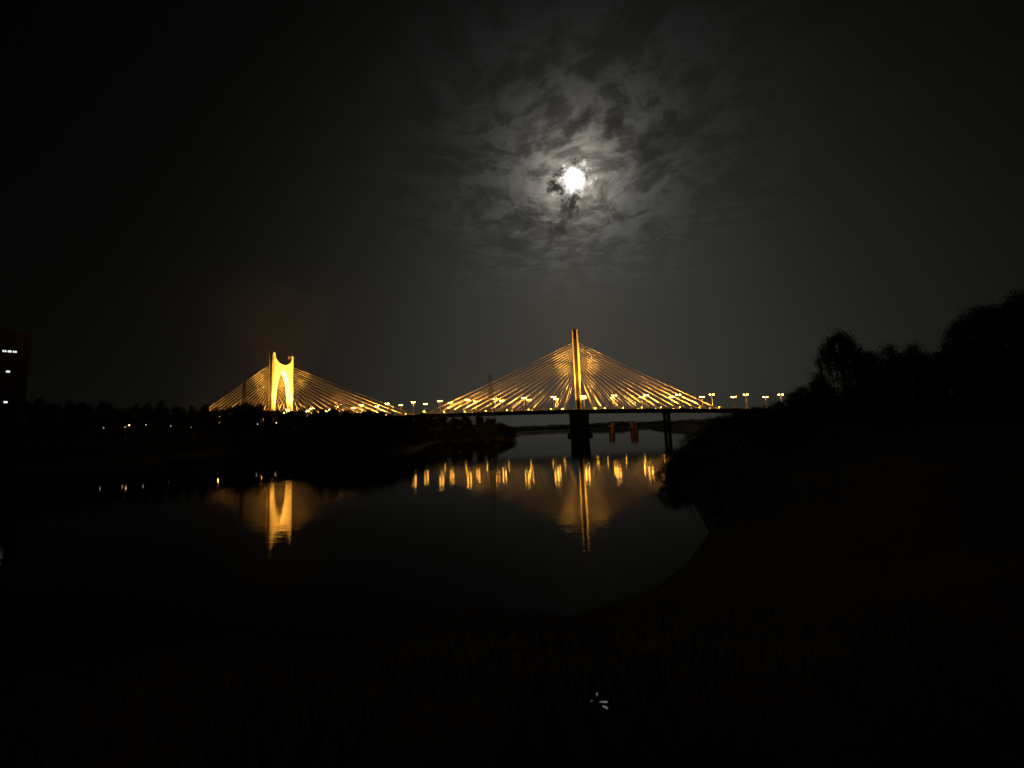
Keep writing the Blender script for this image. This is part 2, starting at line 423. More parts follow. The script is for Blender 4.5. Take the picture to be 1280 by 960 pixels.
ZARCH, ZNOTCH, TH, CH, OUT = 61.0, 66.2, 3.9, 0.75, 1.9
def pylon_mesh(s0):
    zb = deck_z(s0) - 3.0
    def inner(z):
        if z <= ZARCH:
            u = max(0.0, (z - zb) / (ZARCH - zb)); a = (WID / 2 - 1.0) * max(0.0, 1 - u ** 2.6) ** 0.52
            return WID / 2 - a
        if z < ZNOTCH: return WID / 2
        u = (z - ZNOTCH) / (HP - ZNOTCH)
        return WID / 2 - (WID / 2 - 0.55) * math.sqrt(max(0.0, 1 - (1 - u) ** 2.4))
    zs = list(np.linspace(zb, ZARCH - 14, 14)) + list(ZARCH - 13 * (1 - np.linspace(0.05, 1, 22)) ** 1.8) + [ZARCH + 0.01, ZNOTCH] + \
         list(ZNOTCH + (HP - ZNOTCH) * np.linspace(0.02, 1, 24) ** 1.7)
    v, f = [], []
    for side in (0, 1):
        base = len(v)
        for j, z in enumerate(zs):
            g = inner(z)
            out = -OUT + 0.35 * max(0.0, (z - HP + 6) / 6)
            g = max(g, out + CH + 0.15)
            loop = [(out + CH, -TH / 2), (g, -TH / 2), (g, TH / 2), (out + CH, TH / 2), (out, TH / 2 - CH), (out, -TH / 2 + CH)]
            if side: loop = [(WID - w, -q) for w, q in loop]
            for w, q in loop: v.append(bp(s0 + q, w, z))
            if j:
                k = base + 6 * (j - 1)
                f += [(k + i, k + (i + 1) % 6, k + 6 + (i + 1) % 6, k + 6 + i) for i in range(6)]
        f += [tuple(base + i for i in reversed(range(6))), tuple(len(v) - 6 + i for i in range(6))]
    return mesh_np('pylon', v, f, M_conc)
for s0, lab in ((0.0, 'pylon above the open water with thin gold-lit edges'), (SPAN, 'pylon behind the bank trees with its arched face blazing gold')):
    py = bpart('pylon', pylon_mesh(s0)); py['label'] = lab
    b = MB()                                     # pier under the pylon
    zt = deck_z(s0) - 2.3
    for (za, zb_, la, lb, wa, wb) in ((-3, 2.0, 8.6, 8.6, 3.4, 3.4), (2.004, zt, 6.2, 6.9, 2.2, 2.6)):
        vv = [bp(s0 + sx * l, (-x if sy < 0 else WID + x), z) for z, l, x in ((za, la, wa), (zb_, lb, wb)) for sx, sy in ((-1, -1), (1, -1), (1, 1), (-1, 1))]
        b.add(vv, [(3, 2, 1, 0), (4, 5, 6, 7), (0, 1, 5, 4), (1, 2, 6, 5), (2, 3, 7, 6), (3, 0, 4, 7)])
    bpart('pier', b.mesh('pier', M_deck))
for s0 in (-60.0, -108.0, -160.0, SPAN + 62, SPAN + 110, SPAN + 160):
    b = MB(); zt = deck_z(s0) - 2.3
    for w in (3.0, WID - 3.0): b.bar(bp(s0, w, -3), bp(s0, w, zt - 1.2), 1.15, n=12)
    b.box(bp(s0, WID / 2, zt - 0.62), (2.6, WID - 2, 1.2), Matrix.Rotation(-ANG, 3, 'Z'))
    bpart('side_pier', b.mesh('side_pier', M_deck))

# stay cables: a fan in each edge plane, both ways from each pylon
NCAB = 14
def cable_ends(s0, side, i, w):
    """side = +1 towards midspan for the pylon at 0"""
    main = (side > 0) == (s0 == 0.0)
    sp = (10.0 + i * (112.0 - 10.0) / (NCAB - 1)) if main else (10.0 + i * (90.0 - 10.0) / (NCAB - 1))
    s = s0 + side * sp
    za = 45.3 + (65.6 - 45.3) * i / (NCAB - 1)
    return bp(s, w, deck_z(s) + 0.5), bp(s0 + side * (TH / 2 - 0.05), w, za), s
for s0 in (0.0, SPAN):
    for side in (1, -1):
        for w in (0.0, WID):
            for i in range(NCAB):
                a, b_, s = cable_ends(s0, side, i, w)
                c = MB(); sag = (a - b_).length * 0.004
                mid = (a + b_) / 2 - Vector((0, 0, sag))
                c.tube([a, mid, b_], [0.13, 0.13, 0.13], 6)
                o = bpart('stay_cable', c.mesh('stay_cable', M_cable, True))
# anchor boxes at the foot of every cable (one mesh shared)
ab = MB(); ab.box((0, 0, 0.35), (1.1, 0.6, 0.7)); ab.box((0, 0, 0.85), (0.6, 0.45, 0.35)); ab_me = ab.mesh('cable_anchor', M_steel)
for s0 in (0.0, SPAN):
    for side in (1, -1):
        for w in (0.0, WID):
            for i in range(NCAB):
                a, b_, s = cable_ends(s0, side, i, w)
                o = link('cable_anchor', ab_me, bridge); o.location = a - Vector((0, 0, 0.49)) - bridge.location; o.rotation_euler = (0, 0, -ANG)

# ------------------------------------------------------------------ lamps on the deck
ORD = ['first', 'second', 'third', 'fourth', 'fifth', 'sixth', 'seventh', 'eighth', 'ninth', 'tenth', 'eleventh', 'twelfth', 'thirteenth', 'fourteenth']
def make_lamp():
    r = empty('street_lamp')
    b = MB(); b.lathe((0, 0, 0), [(0.32, 0), (0.32, 0.12), (0.2, 0.2), (0.16, 0.9), (0.13, 1.0), (0.07, 9.0)], 8); b.build('pole', M_pole, r, True)
    for sx in (-1, 1):
        a = MB(); a.tube([(0, 0, 8.7), (sx * 0.35, 0, 9.25), (sx * 0.8, 0, 9.45)], [0.06, 0.055, 0.05], 6); a.build('arm', M_pole, r, True)
        h = MB(); h.lathe((sx * 1.05, 0, 9.47), [(0.05, 0.2), (0.3, 0.12), (0.42, 0.0), (0.42, -0.05)][::-1], 10, Matrix.Diagonal((1.5, 0.9, 1.0)))
        hd = h.build('lamp_head', M_dark, r)
        l = MB(); l.lathe((sx * 1.05, 0, 9.42), [(0.02, -0.36), (0.22, -0.30), (0.34, -0.14), (0.37, -0.01)], 10, Matrix.Diagonal((1.4, 0.95, 1.0)))
        l.build('lamp_glass', M_lamp, hd, True)
    return r
lamp0 = make_lamp(); first = True
for k in range(-7, 15):
    s = -3.8 + 20.9 * k
    for w in (-1.6, WID + 1.6):
        o = lamp0 if first else copy_tree(lamp0); first = False
        o.location = bp(s, w, deck_z(s) + 0.003); o.rotation_euler = (0, 0, -ANG)
        if k == 0: lab = 'twin-headed street lamp lit yellow, beside the pylon over open water'
        elif k < 0: lab = 'twin-headed yellow street lamp, %s from the open-water pylon towards the wooded bank' % ORD[-k - 1]
        elif s < SPAN: lab = 'twin-headed yellow street lamp, %s from the open-water pylon towards the arched pylon' % ORD[k - 1]
        else: lab = 'twin-headed yellow street lamp, %s station beyond the blazing arched pylon' % ORD[int((s - SPAN) // 20.9)]
        tag(o, lab, 'street lamp', 'street lamps along the bridge')

# floodlights: housing on a yoke, glowing lens and a real spot light aimed up the cable fan
def make_flood():
    r = empty('floodlight')
    y = MB(); y.box((0, 0, 0.05), (0.7, 0.5, 0.1)); y.box((0, -0.36, 0.42), (0.1, 0.06, 0.75)); y.box((0, 0.36, 0.42), (0.1, 0.06, 0.75)); y.build('yoke', M_dark, r)
    Mr = Matrix.Rotation(math.radians(40), 3, 'Y')
    h = MB(); h.lathe((-0.1, 0, 0.7), [(0.14, -0.35), (0.30, -0.15), (0.40, 0.15), (0.40, 0.22)], 10, Mr); hs = h.build('housing', M_dark, r)
    l = MB(); l.lathe((-0.1, 0, 0.7), [(0.39, 0.225), (0.36, 0.36), (0.22, 0.46), (0.02, 0.50)], 10, Mr); l.build('lens', M_flood, hs, True)
    return r
flood0 = make_flood(); firstf = True
LIGHTS = {}
def spot_data(key, power, size, blend=1.0):
    if key not in LIGHTS:
        l = bpy.data.lights.new(key, 'SPOT'); l.energy = power; l.color = FACE_GOLD if key[:4] in ('face', 'edge') else SODIUM; l.spot_size = math.radians(size); l.spot_blend = blend
        l.shadow_soft_size = 0.3; LIGHTS[key] = l
    return LIGHTS[key]
def flood(s, w, aim, key, power, size, label, group):
    global firstf
    o = flood0 if firstf else copy_tree(flood0); firstf = False
    loc = bp(s, w, deck_z(s) + 0.003); o.location = loc
    d = aim - loc; o.rotation_euler = (0, 0, math.atan2(d.y, d.x))
    tag(o, label, 'floodlight', group)
    lo = bpy.data.objects.new('beam', spot_data(key, power, size)); col.objects.link(lo); lo.parent = o
    src = Vector((0.55, 0, 1.35)); wsrc = loc + Matrix.Rotation(math.atan2(d.y, d.x), 3, 'Z') @ src
    q = (aim - wsrc).to_track_quat('-Z', 'Y')
    lo.location = src; lo.rotation_euler = (Matrix.Rotation(-math.atan2(d.y, d.x), 3, 'Z') @ q.to_matrix()).to_euler()
    return o
P_CABLE, P_FACE, P_EDGE = 70000.0, 680000.0, 260000.0
for s0, nm in ((0.0, 'open-water pylon'), (SPAN, 'arched pylon')):
    for side in (1, -1):
        main = (side > 0) == (s0 == 0.0)
        where = 'on the midspan side' if main else 'on the landward side'
        for i in range(1, NCAB, 2):
            for w, oy in ((0.0, -0.9), (WID, 0.9)):
                a, b_, s = cable_ends(s0, side, i, w)
                far = (a - b_).length
                fo = flood(s + side * 1.8, w + oy, bp(s0 + side * 0.4 * abs(s - s0), w, 26 + 0.36 * far), 'cable_beam_%d_%d' % (i // 5, w > 0), P_CABLE * (0.5, 0.85, 1.4)[i // 5] * (0.3 if w > 0 else 1.0), 62,
                      'golden cable-foot floodlight, %s out from the %s %s' % (ORD[i // 2], nm, where), 'floodlights at the cable feet')
                if s0 == 0.0 and side > 0 and i == NCAB - 1 and w == 0.0:        # the big one at midspan
                    fo.scale = (2.1, 2.1, 2.1); fo['label'] = 'largest and brightest floodlight, at the outermost cable foot of the open-water pylon'
        for w in (7.0, WID / 2, WID - 7.0):
            flood(s0 + side * 12, w, bp(s0 + side * TH / 2, WID / 2 + (w - WID / 2) * 2.0, 52), 'face_beam', P_FACE, 54,
                  'golden carriageway floodlight aimed at the %s %s' % (nm, where), 'floodlights aimed at the pylon faces')
        for w in (-2.6, WID + 2.6):
            flood(s0 + side * 11, w, bp(s0 + side * TH / 2, -OUT if w < 0 else WID + OUT, 46), 'edge_beam', P_EDGE, 32,
                  'golden railing-side floodlight aimed up the legs of the %s %s' % (nm, where), 'floodlights aimed up the pylon legs')


# ------------------------------------------------------------------ moon
def build_moon():
    dist = 9000.0; r = dist * math.tan(math.radians(0.30))
    bm = bmesh.new(); bmesh.ops.create_icosphere(bm, subdivisions=4, radius=r)
    for v in bm.verts: v.co *= 1 + 0.004 * mnoise.noise(v.co * 0.06)
    me = bpy.data.meshes.new('moon'); bm.to_mesh(me); bm.free(); me.shade_smooth(); me.materials.append(mat_moon())
    o = link('moon', me); o.location = moon_dir * dist
    tag(o, 'bright white full moon glowing through broken night cloud', 'moon')
build_moon()

# ------------------------------------------------------------------ vegetation
def leaf_quads(cent, size, rng, droop=0.0):
    n = len(cent)
    a = rng.normal(size=(n, 3)); a[:, 2] -= droop; a /= np.linalg.norm(a, axis=1)[:, None]
    b = rng.normal(size=(n, 3)); b -= (b * a).sum(1)[:, None] * a; b /= np.linalg.norm(b, axis=1)[:, None]
    L = size * rng.uniform(0.7, 1.4, (n, 1)); W = L * 0.42
    p = np.stack([cent - a * L * 0.5, cent + b * W * 0.5 , cent + a * L * 0.5, cent - b * W * 0.5], 1).reshape(-1, 3)
    return p
def quads_mesh(name, p, m):
    n = len(p) // 4
    me = bpy.data.meshes.new(name); me.vertices.add(len(p)); me.vertices.foreach_set('co', p.ravel())
    me.loops.add(4 * n); me.loops.foreach_set('vertex_index', np.arange(4 * n))
    me.polygons.add(n); me.polygons.foreach_set('loop_start', np.arange(0, 4 * n, 4)); me.polygons.foreach_set('loop_total', np.full(n, 4))
    me.update(calc_edges=True); me.materials.append(m)
    return me
def tree_meshes(seed, h=12.0, rad=4.6, base=0.28, nclump=60, per=130, leaf=0.30, spread=0.75):
    """broadleaf tree: trunk mesh with limbs, crown mesh of leaf faces in uneven clumps"""
    rng = np.random.RandomState(seed)
    z0 = h * base; cz = (h + z0) / 2; rz = (h - z0) / 2
    cl = []
    while len(cl) < nclump:
        p = rng.uniform(-1, 1, 3); r = np.linalg.norm(p)
        if r > 1 or r < 0.35 * rng.rand(): continue
        k = 1.0 - 0.28 * max(0, p[2])
        lob = 1 + 0.22 * math.sin(3 * math.atan2(p[1], p[0]) + seed) + 0.15 * math.sin(5 * p[2] + seed * 2)
        cl.append((p[0] * rad * k * lob, p[1] * rad * k * lob, cz + p[2] * rz))
    cl = np.array(cl)
    cent = []
    for c in cl:
        s = spread * rng.uniform(0.6, 1.3); n = int(per * rng.uniform(0.5, 1.4))
        cent.append(c + rng.normal(size=(n, 3)) * (s, s, s * 0.75))
    cent = np.concatenate(cent)
    crown = quads_mesh('crown', leaf_quads(cent, leaf, rng), M_leafA)
    b = MB(); bend = rng.uniform(-0.3, 0.3, 2)
    tp = [Vector((0, 0, -0.4)), Vector((bend[0] * 0.4, bend[1] * 0.4, h * 0.2)), Vector((bend[0], bend[1], h * 0.45)), Vector((bend[0] * 0.6, bend[1] * 1.4, h * 0.8))]
    b.tube(tp, [h * 0.024, h * 0.017, h * 0.012, h * 0.004], 7)
    for c in cl[rng.permutation(len(cl))[:14]]:
        t = rng.uniform(0.35, 0.85); st = tp[1].lerp(tp[3], t); e = Vector(c)
        m_ = (st + e) / 2 + Vector((0, 0, -0.06 * h * rng.rand()))
        b.tube([st, m_, e], [h * 0.007, h * 0.0045, h * 0.0015], 5)
    return b.mesh('trunk', M_bark), crown
def willow_meshes(seed, h=12.0, rad=4.5):
    rng = np.random.RandomState(seed)
    cent = []; b = MB()
    b.tube([(0, 0, -0.4), (0.1, 0, h * 0.3), (-0.15, 0.1, h * 0.6), (0, 0.1, h * 0.85)], [0.34, 0.26, 0.18, 0.07], 7)
    for k in range(120):
        a = rng.uniform(0, 6.283); rr = rad * math.sqrt(rng.rand()) ; zt = h * (0.98 - 0.30 * (rr / rad) ** 2) - rng.rand() * 0.8
        top = np.array((rr * math.cos(a), rr * math.sin(a), zt))
        ln = h * rng.uniform(0.12, 0.42); n = int(ln * 22); t = rng.rand(n)
        sw = rng.normal(size=2) * 0.35
        q = top + np.stack([t * sw[0], t * sw[1], -t * ln], 1) + rng.normal(size=(n, 3)) * 0.12
        cent.append(q); cent.append(top + rng.normal(size=(40, 3)) * 0.38)
        if k % 8 == 0: b.tube([(0, 0, h * 0.5), (top * 0.55 + np.array((0, 0, h * 0.42))), tuple(top)], [0.10, 0.06, 0.02], 5)
    cent = np.concatenate(cent)
    return b.mesh('trunk', M_bark), quads_mesh('crown', leaf_quads(cent, 0.26, rng, 1.6), M_leafB)
NEARV = [tree_meshes(10 + i, 12.0, 4.6, 0.0, 170, 330, 0.21, 0.66) for i in range(3)]
FARV = [tree_meshes(30 + i, 12.0, 5.0, 0.0, 64, 95, 0.85, 0.95) for i in range(4)]
BUSHV = [tree_meshes(50 + i, 5.0, 3.0, 0.0, 70, 200, 0.15, 0.45) for i in range(3)]
WILLOW = willow_meshes(77)
rnd = random.Random(5)
def plant(name, meshes, x, y, h, r, base_h, base_r, label, cat, group, sink=0.15):
    z = H(x, y)
    o = empty(name, (x, y, max(z, 0.0) - sink), rnd.uniform(0, 6.28), (r / base_r, r / base_r, h / base_h))
    tag(o, label, cat, group)
    link('trunk', meshes[0], o); link('crown', meshes[1], o)
    return o

# right bank: (photo x of crown centre, photo y of top, half width in photo px, distance, kind, label)
RIGHT = [
 (856, 558, 36, 60, 'b', 'low rounded shrub overhanging the water of the tree-covered bank'),
 (838, 578, 22, 52, 'b', 'small shrub at the waterline below the rounded overhanging shrub'),
 (872, 540, 26, 92, 'b', 'low shrub on the wooded bank just behind the overhanging one'),
 (893, 520, 24, 120, 'b', 'shrub beneath the bridge end on the wooded bank'),
 (918, 511, 26, 112, 'b', 'bush on the wooded bank below the last bridge lamps'),
 (945, 508, 26, 98, 'b', 'broad bush on the rising wooded bank'),
 (972, 501, 24, 86, 'b', 'bush just beside the lowest lamp at the bridge end'),
 (1000, 484, 24, 74, 't', 'small tree on the slope next to the drooping willow'),
 (1022, 466, 24, 66, 't', 'tree standing under the drooping willow'),
 (1047, 413, 26, 58, 'w', 'willow with drooping strands rising above the hedge of trees'),
 (1082, 433, 30, 52, 't', 'leafy tree against the willow in the dark hedge'),
 (1112, 431, 30, 48, 't', 'second tree from the willow in the dark hedge'),
 (1142, 430, 30, 46, 't', 'third tree from the willow in the dark hedge'),
 (1172, 433, 30, 44, 't', 'fourth tree from the willow in the dark hedge, beside the tall pair'),
 (1198, 392, 24, 39, 't', 'rounded tree at the foot of the tall dense tree'),
 (1252, 366, 32, 33, 't', 'leafy tree between the tall dense tree and the tallest tree'),
 (1222, 371, 34, 36, 't', 'tall dense tree towering over the hedge of trees'),
 (1285, 346, 46, 30, 't', 'tallest and broadest tree on the wooded bank')]
for (px, pyt, hw, Y, kind, lab) in RIGHT:
    p = at_depth(px, pyt, Y); z = max(H(p.x, p.y), 0.0)
    h = p.z - z + 0.15; r = hw / F * Y
    if kind == 'b': plant('shrub', rnd.choice(BUSHV), p.x, p.y, h / 1.05, r / 1.15, 5.0, 3.0, lab, 'shrub', 'shrubs on the wooded bank')
    elif kind == 'w': plant('willow_tree', WILLOW, p.x, p.y, h, r, 12.0, 4.5, lab, 'willow', None)
    else: plant('leafy_tree', rnd.choice(NEARV), p.x, p.y, h / 1.04, r / 1.1, 12.0, 4.6, lab, 'tree', 'trees on the wooded bank')

# far left bank: a row of trees whose tops follow the photographed skyline
TOPS = [(-20, 503), (20, 503), (60, 500), (100, 502), (140, 505), (180, 505), (225, 503), (250, 507), (275, 509), (300, 506), (330, 507), (352, 513), (380, 512),
        (410, 511), (440, 513), (470, 515), (500, 517), (530, 518), (560, 520), (590, 520), (615, 522)]
SHORE = [(-60, 150), (100, 205), (200, 235), (300, 262), (350, 264), (372, 246), (386, 185), (400, 152), (500, 154), (512, 170), (528, 228), (545, 284), (560, 290), (615, 301)]
x = -25.0; j = 0
while x < 618:
    top = float(np.interp(x, [t[0] for t in TOPS], [t[1] for t in TOPS])) + rnd.uniform(-3.0, 2.5)
    Y = float(np.interp(x, [t[0] for t in SHORE], [t[1] for t in SHORE])) + (26 if x < 520 else 10) + rnd.uniform(-4, 16)
    p = at_depth(x, top, Y); z = max(H(p.x, p.y), 0.0)
    h = max(3.0, p.z - z + 0.15); r = rnd.uniform(4.4, 6.2) * min(1.0, h / 9 + 0.2)
    where = 'below the arched pylon' if 290 < x < 420 else ('between the apartment tower and the arched pylon' if x <= 290 else 'in front of the midspan')
    plant('riverside_tree', FARV[j % 4], p.x, p.y, h / 1.04, r / 1.1, 12.0, 5.0, 'dark bushy far-bank tree ' + where, 'tree', 'trees along the far bank ' + where)
    x += rnd.uniform(11, 16) * (1.35 if x < 250 else 1.0); j += 1
# undergrowth that fills the far bank below the crowns, and the wood far up the river
def thicket(name, pts, hgt, width, n, leaf, seed, label):
    rng = np.random.RandomState(seed); pts = np.array(pts, float); cent = []
    seg = np.linalg.norm(np.diff(pts, axis=0), axis=1); cum = np.concatenate([[0], np.cumsum(seg)])
    t = rng.uniform(0, cum[-1], n)
    x = np.interp(t, cum, pts[:, 0]) + rng.normal(size=n) * width; y = np.interp(t, cum, pts[:, 1]) + rng.normal(size=n) * width
    top = hgt * (0.72 + 0.28 * np.sin(t * 0.13 + seed) * np.sin(t * 0.041) + 0.12 * np.sin(t * 0.5))
    z = height(x, y); ok = z > 0.2
    c = np.stack([x, y, z + rng.rand(n) ** 0.8 * top], 1)[ok]
    tag(link(name, quads_mesh(name, leaf_quads(c, leaf, rng), M_leafA)), label, kind='stuff')
thicket('undergrowth', [(-235, 200), (-190, 241), (-142, 268), (-122, 256), (-89, 182), (-68, 162), (-54, 157), (-48, 166), (-50, 200), (-56, 240), (-50, 294), (-14, 308), (-3, 318), (-8, 345)], 8.5, 4.5, 42000, 1.0, 4, 'dark undergrowth filling the far bank under the trees')
thicket('undergrowth', [(-165, 240), (-160, 205), (-152, 165), (-162, 140), (-205, 110)], 4.6, 3.0, 18000, 0.7, 13, 'low dark scrub along the edge of the far bank')
thicket('undergrowth', [(12, 27), (20, 42), (26, 58), (38, 85), (54, 120), (84, 180), (113, 238), (134, 290)], 2.6, 2.5, 22000, 0.35, 6, 'dark undergrowth along the wooded bank')
thicket('undergrowth', [(27, 42), (33, 54), (41, 70), (54, 96), (70, 128), (96, 178)], 4.6, 3.0, 26000, 0.4, 11, 'dark scrub halfway up the wooded bank')
thicket('undergrowth', [(40, 34), (44, 44), (50, 52), (56, 60), (62, 72), (72, 92), (86, 110)], 6.5, 3.5, 30000, 0.45, 8, 'tangled shrubs under the trees of the wooded bank')
thicket('distant_wood', [(-420, 960), (-200, 985), (0, 985), (120, 900), (175, 760), (230, 900), (600, 1000)], 9.0, 8.0, 22000, 2.2, 9, 'dark wood far up the river beyond the bridge')

# ------------------------------------------------------------------ small lights on the far bank
def make_post():
    r = empty('post_lamp')
    b = MB(); b.lathe((0, 0, 0), [(0.16, 0), (0.16, 0.1), (0.08, 0.3), (0.055, 4.2)], 8); b.build('post', M_dark, r, True)
    g = MB(); g.lathe((0, 0, 4.2), [(0.08, 0.0), (0.26, 0.12), (0.33, 0.33), (0.26, 0.54), (0.06, 0.66)], 10); g.build('globe', M_white, r, True)
    c = MB(); c.lathe((0, 0, 4.86), [(0.16, 0.0), (0.10, 0.06), (0.02, 0.16)], 8); c.build('cap', M_dark, r)
    return r
post0 = make_post(); fp = True
for px, py_, warm, sc, lab in ((129.5, 534.5, 0, 0.8, 'small white lamp farthest out from the orange pair on the far bank'), (157, 534, 1, 1.3, 'orange lamp on the far bank, lower of a glowing pair'),
        (161.5, 531.5, 1, 1.1, 'orange lamp on the far bank, upper of a glowing pair'), (182.5, 531, 0, 0.7, 'small white lamp next to the orange pair on the far bank'),
        (213.5, 532.5, 0, 0.6, 'faint white lamp midway between the orange pair and the lattice mast'), (239, 534, 0, 0.4, 'dimmest white lamp on the far bank'),
        (274, 528.5, 0, 0.4, 'dim lamp on the far bank nearest the foot of the lattice mast'), (322, 530, 0, 0.75, 'white lamp just before the arched pylon on the far bank'),
        (345.5, 528.5, 1, 0.8, 'warm white lamp directly below the arched pylon')):
    Y = float(np.interp(px, [t[0] for t in SHORE], [t[1] for t in SHORE])) + 9
    p = at_depth(px, py_, Y); z = H(p.x, p.y)
    o = post0 if fp else copy_tree(post0); fp = False
    k = max(0.6, (p.z - z - 0.3 * sc) / (4.2 * sc)); o.location = (p.x, p.y, z - 0.05); o.scale = (sc, sc, sc)
    for ch in o.children:
        if ch.name.startswith('post'): ch.scale = (1, 1, k)
        else: ch.location = (0, 0, 4.2 * (k - 1))
    tag(o, lab, 'lamp', 'small lamps on the far bank')
    if warm:
        for ch in o.children:
            if ch.name.startswith('globe'):
                ch.data = ch.data.copy(); ch.data.materials.clear(); ch.data.materials.append(M_warm)

# ------------------------------------------------------------------ apartment tower at the edge of the frame
def build_tower():
    Y = 420.0
    pr = at_depth(32.5, 500, Y); pt = at_depth(20, 417, Y); fw = 44.0
    top = pt.z; zg = H(pr.x - 20, Y)
    th = math.atan2(-pr.x, Y); r = empty('apartment_tower', (pr.x, Y, zg), th); Ht = top - zg
    tag(r, 'tall dark apartment tower with a few lit windows rising behind the bank trees', 'building')
    FL = 3.3; nf = int((Ht - 3) // FL)
    w = MB(); w.box((-fw / 2, 9, Ht / 2 - 1), (fw, 17.7, Ht + 2)); w.build('wall', M_wall, r)
    rf = MB(); rf.box((-fw / 2, 9, Ht + 0.4), (fw + 0.6, 18.4, 0.8)); rf.box((-fw * 0.4, 9, Ht + 2.2), (9, 7, 2.8)); rf.build('roof', M_wall, r)
    for x0 in np.arange(-fw + 2, 0, 6.6):
        p_ = MB(); p_.box((x0 - 0.6, -0.0, Ht / 2), (0.5, 0.7, Ht - 0.3)); p_.build('pilaster', M_wall, r)
    wm = MB(); wm.box((0, 0, 0), (2.3, 0.16, 1.7)); gm = wm.mesh('window', M_glass)
    wl = MB(); wl.box((0, 0, 0), (2.3, 0.16, 1.7)); lm = wl.mesh('window', M_litwin)
    fm = MB()
    for a, d in (((0, 0, 0.95), (2.7, 0.26, 0.18)), ((0, -0.05, -0.95), (2.8, 0.40, 0.18)), ((0, 0, 0), (0.1, 0.22, 1.72))): fm.box(a, d)
    frame = fm.mesh('window_frame', M_wall)
    lit = []
    for q in ((4.5, 437), (14, 437), (19, 438), (13, 465), (9, 503)):
        nrm = Vector((math.sin(th), -math.cos(th), 0)); d = ray(*q); k = nrm.dot(Vector((pr.x, Y, 0))) / nrm.dot(d)
        t = d * k; lit.append(((t.x - pr.x) * math.cos(th) + (t.y - Y) * math.sin(th), CAMZ + t.z - zg))
    used = set()
    cells = [(-3.0 - 3.3 * c, 2.0 + FL * f) for f in range(nf) for c in range(8)]
    for lx, lz in lit:
        if len(used) in (1, 2): lz = row                        # the three upper windows share a storey
        i = min((i for i in range(len(cells)) if i not in used), key=lambda i: abs(cells[i][0] - lx) + abs(cells[i][1] - lz)); used.add(i)
        row = cells[i][1]
    for i, (cx, cz) in enumerate(cells):
        wo = link('window', lm if i in used else gm, r); wo.location = (cx, 0.11, cz)
        if i in used: wo['label'] = 'lit window'
        fo = link('window_frame', frame, wo)
build_tower()

# ------------------------------------------------------------------ lattice mast and power pylon on the far bank
def lattice(name, px, pytop, Y, bw, tw, arms, label, cat):
    p = at_depth(px, pytop, Y); z = max(H(p.x, p.y), 0) - 0.2; h = p.z - z
    r = empty(name, (p.x, p.y, z), 0.35); tag(r, label, cat)
    def corner(k, t):
        w = bw + (tw - bw) * min(1.0, t / 0.8); sx, sy = ((-1, -1), (1, -1), (1, 1), (-1, 1))[k % 4]
        return Vector((sx * w / 2, sy * w / 2, h * t))
    for k in range(4):
        b = MB(); b.tube([corner(k, 0), corner(k, 0.8), corner(k, 1)], [0.16, 0.12, 0.09], 4); b.build('leg', M_lattice, r)
    b = MB(); n = 13
    for i in range(n):
        t0, t1 = i / n, (i + 1) / n
        for k in range(4):
            b.bar(corner(k, t0), corner(k + 1, t1), 0.065, n=4, caps=False); b.bar(corner(k + 1, t0), corner(k, t1), 0.065, n=4, caps=False)
            b.bar(corner(k, t1), corner(k + 1, t1), 0.065, n=4, caps=False)
    b.build('bracing', M_lattice, r)
    for t, half in arms:
        a = MB()
        for sx in (-1, 1):
            tip = Vector((sx * half, 0, h * t))
            for dy in (-tw / 2, tw / 2):
                a.bar((sx * tw / 2, dy, h * t - 0.1), tip, 0.09, n=4); a.bar((sx * tw / 2, dy, h * t + 1.5), tip, 0.09, n=4)
            for q in (0.35, 0.7): a.bar(Vector((sx * tw / 2, 0, h * t)).lerp(tip, q), Vector((sx * tw / 2, 0, h * t + 1.5)).lerp(tip, q), 0.06, n=4)
        ao = a.build('crossarm', M_lattice, r)
        for sx in (-1, 1):
            i_ = MB(); i_.lathe((sx * half, 0, h * t - 1.9), [(0.05, 0), (0.14, 0.2), (0.06, 0.5), (0.14, 0.8), (0.06, 1.1), (0.14, 1.4), (0.05, 1.9)], 6); i_.build('insulator', M_dark, ao)
    return r, h
mast, mh = lattice('lattice_mast', 305.5, 474, 292, 3.0, 1.3, [], 'slim dark lattice mast standing among the far bank trees', 'mast')
for k in range(3):
    b = MB(); a = k * 2.094
    b.box((0.95 * math.cos(a), 0.95 * math.sin(a), mh - 1.6), (0.35, 0.35, 2.4)); b.bar((0.4 * math.cos(a), 0.4 * math.sin(a), mh - 1.6), (0.95 * math.cos(a), 0.95 * math.sin(a), mh - 1.6), 0.06)
    b.build('antenna', M_steel, mast)
lattice('power_pylon', 612.5, 469, 297, 6.5, 1.6, [(0.62, 5.2), (0.75, 6.6), (0.88, 4.6)], 'dark power pylon with crossarms standing in front of the cable fan', 'power pylon')

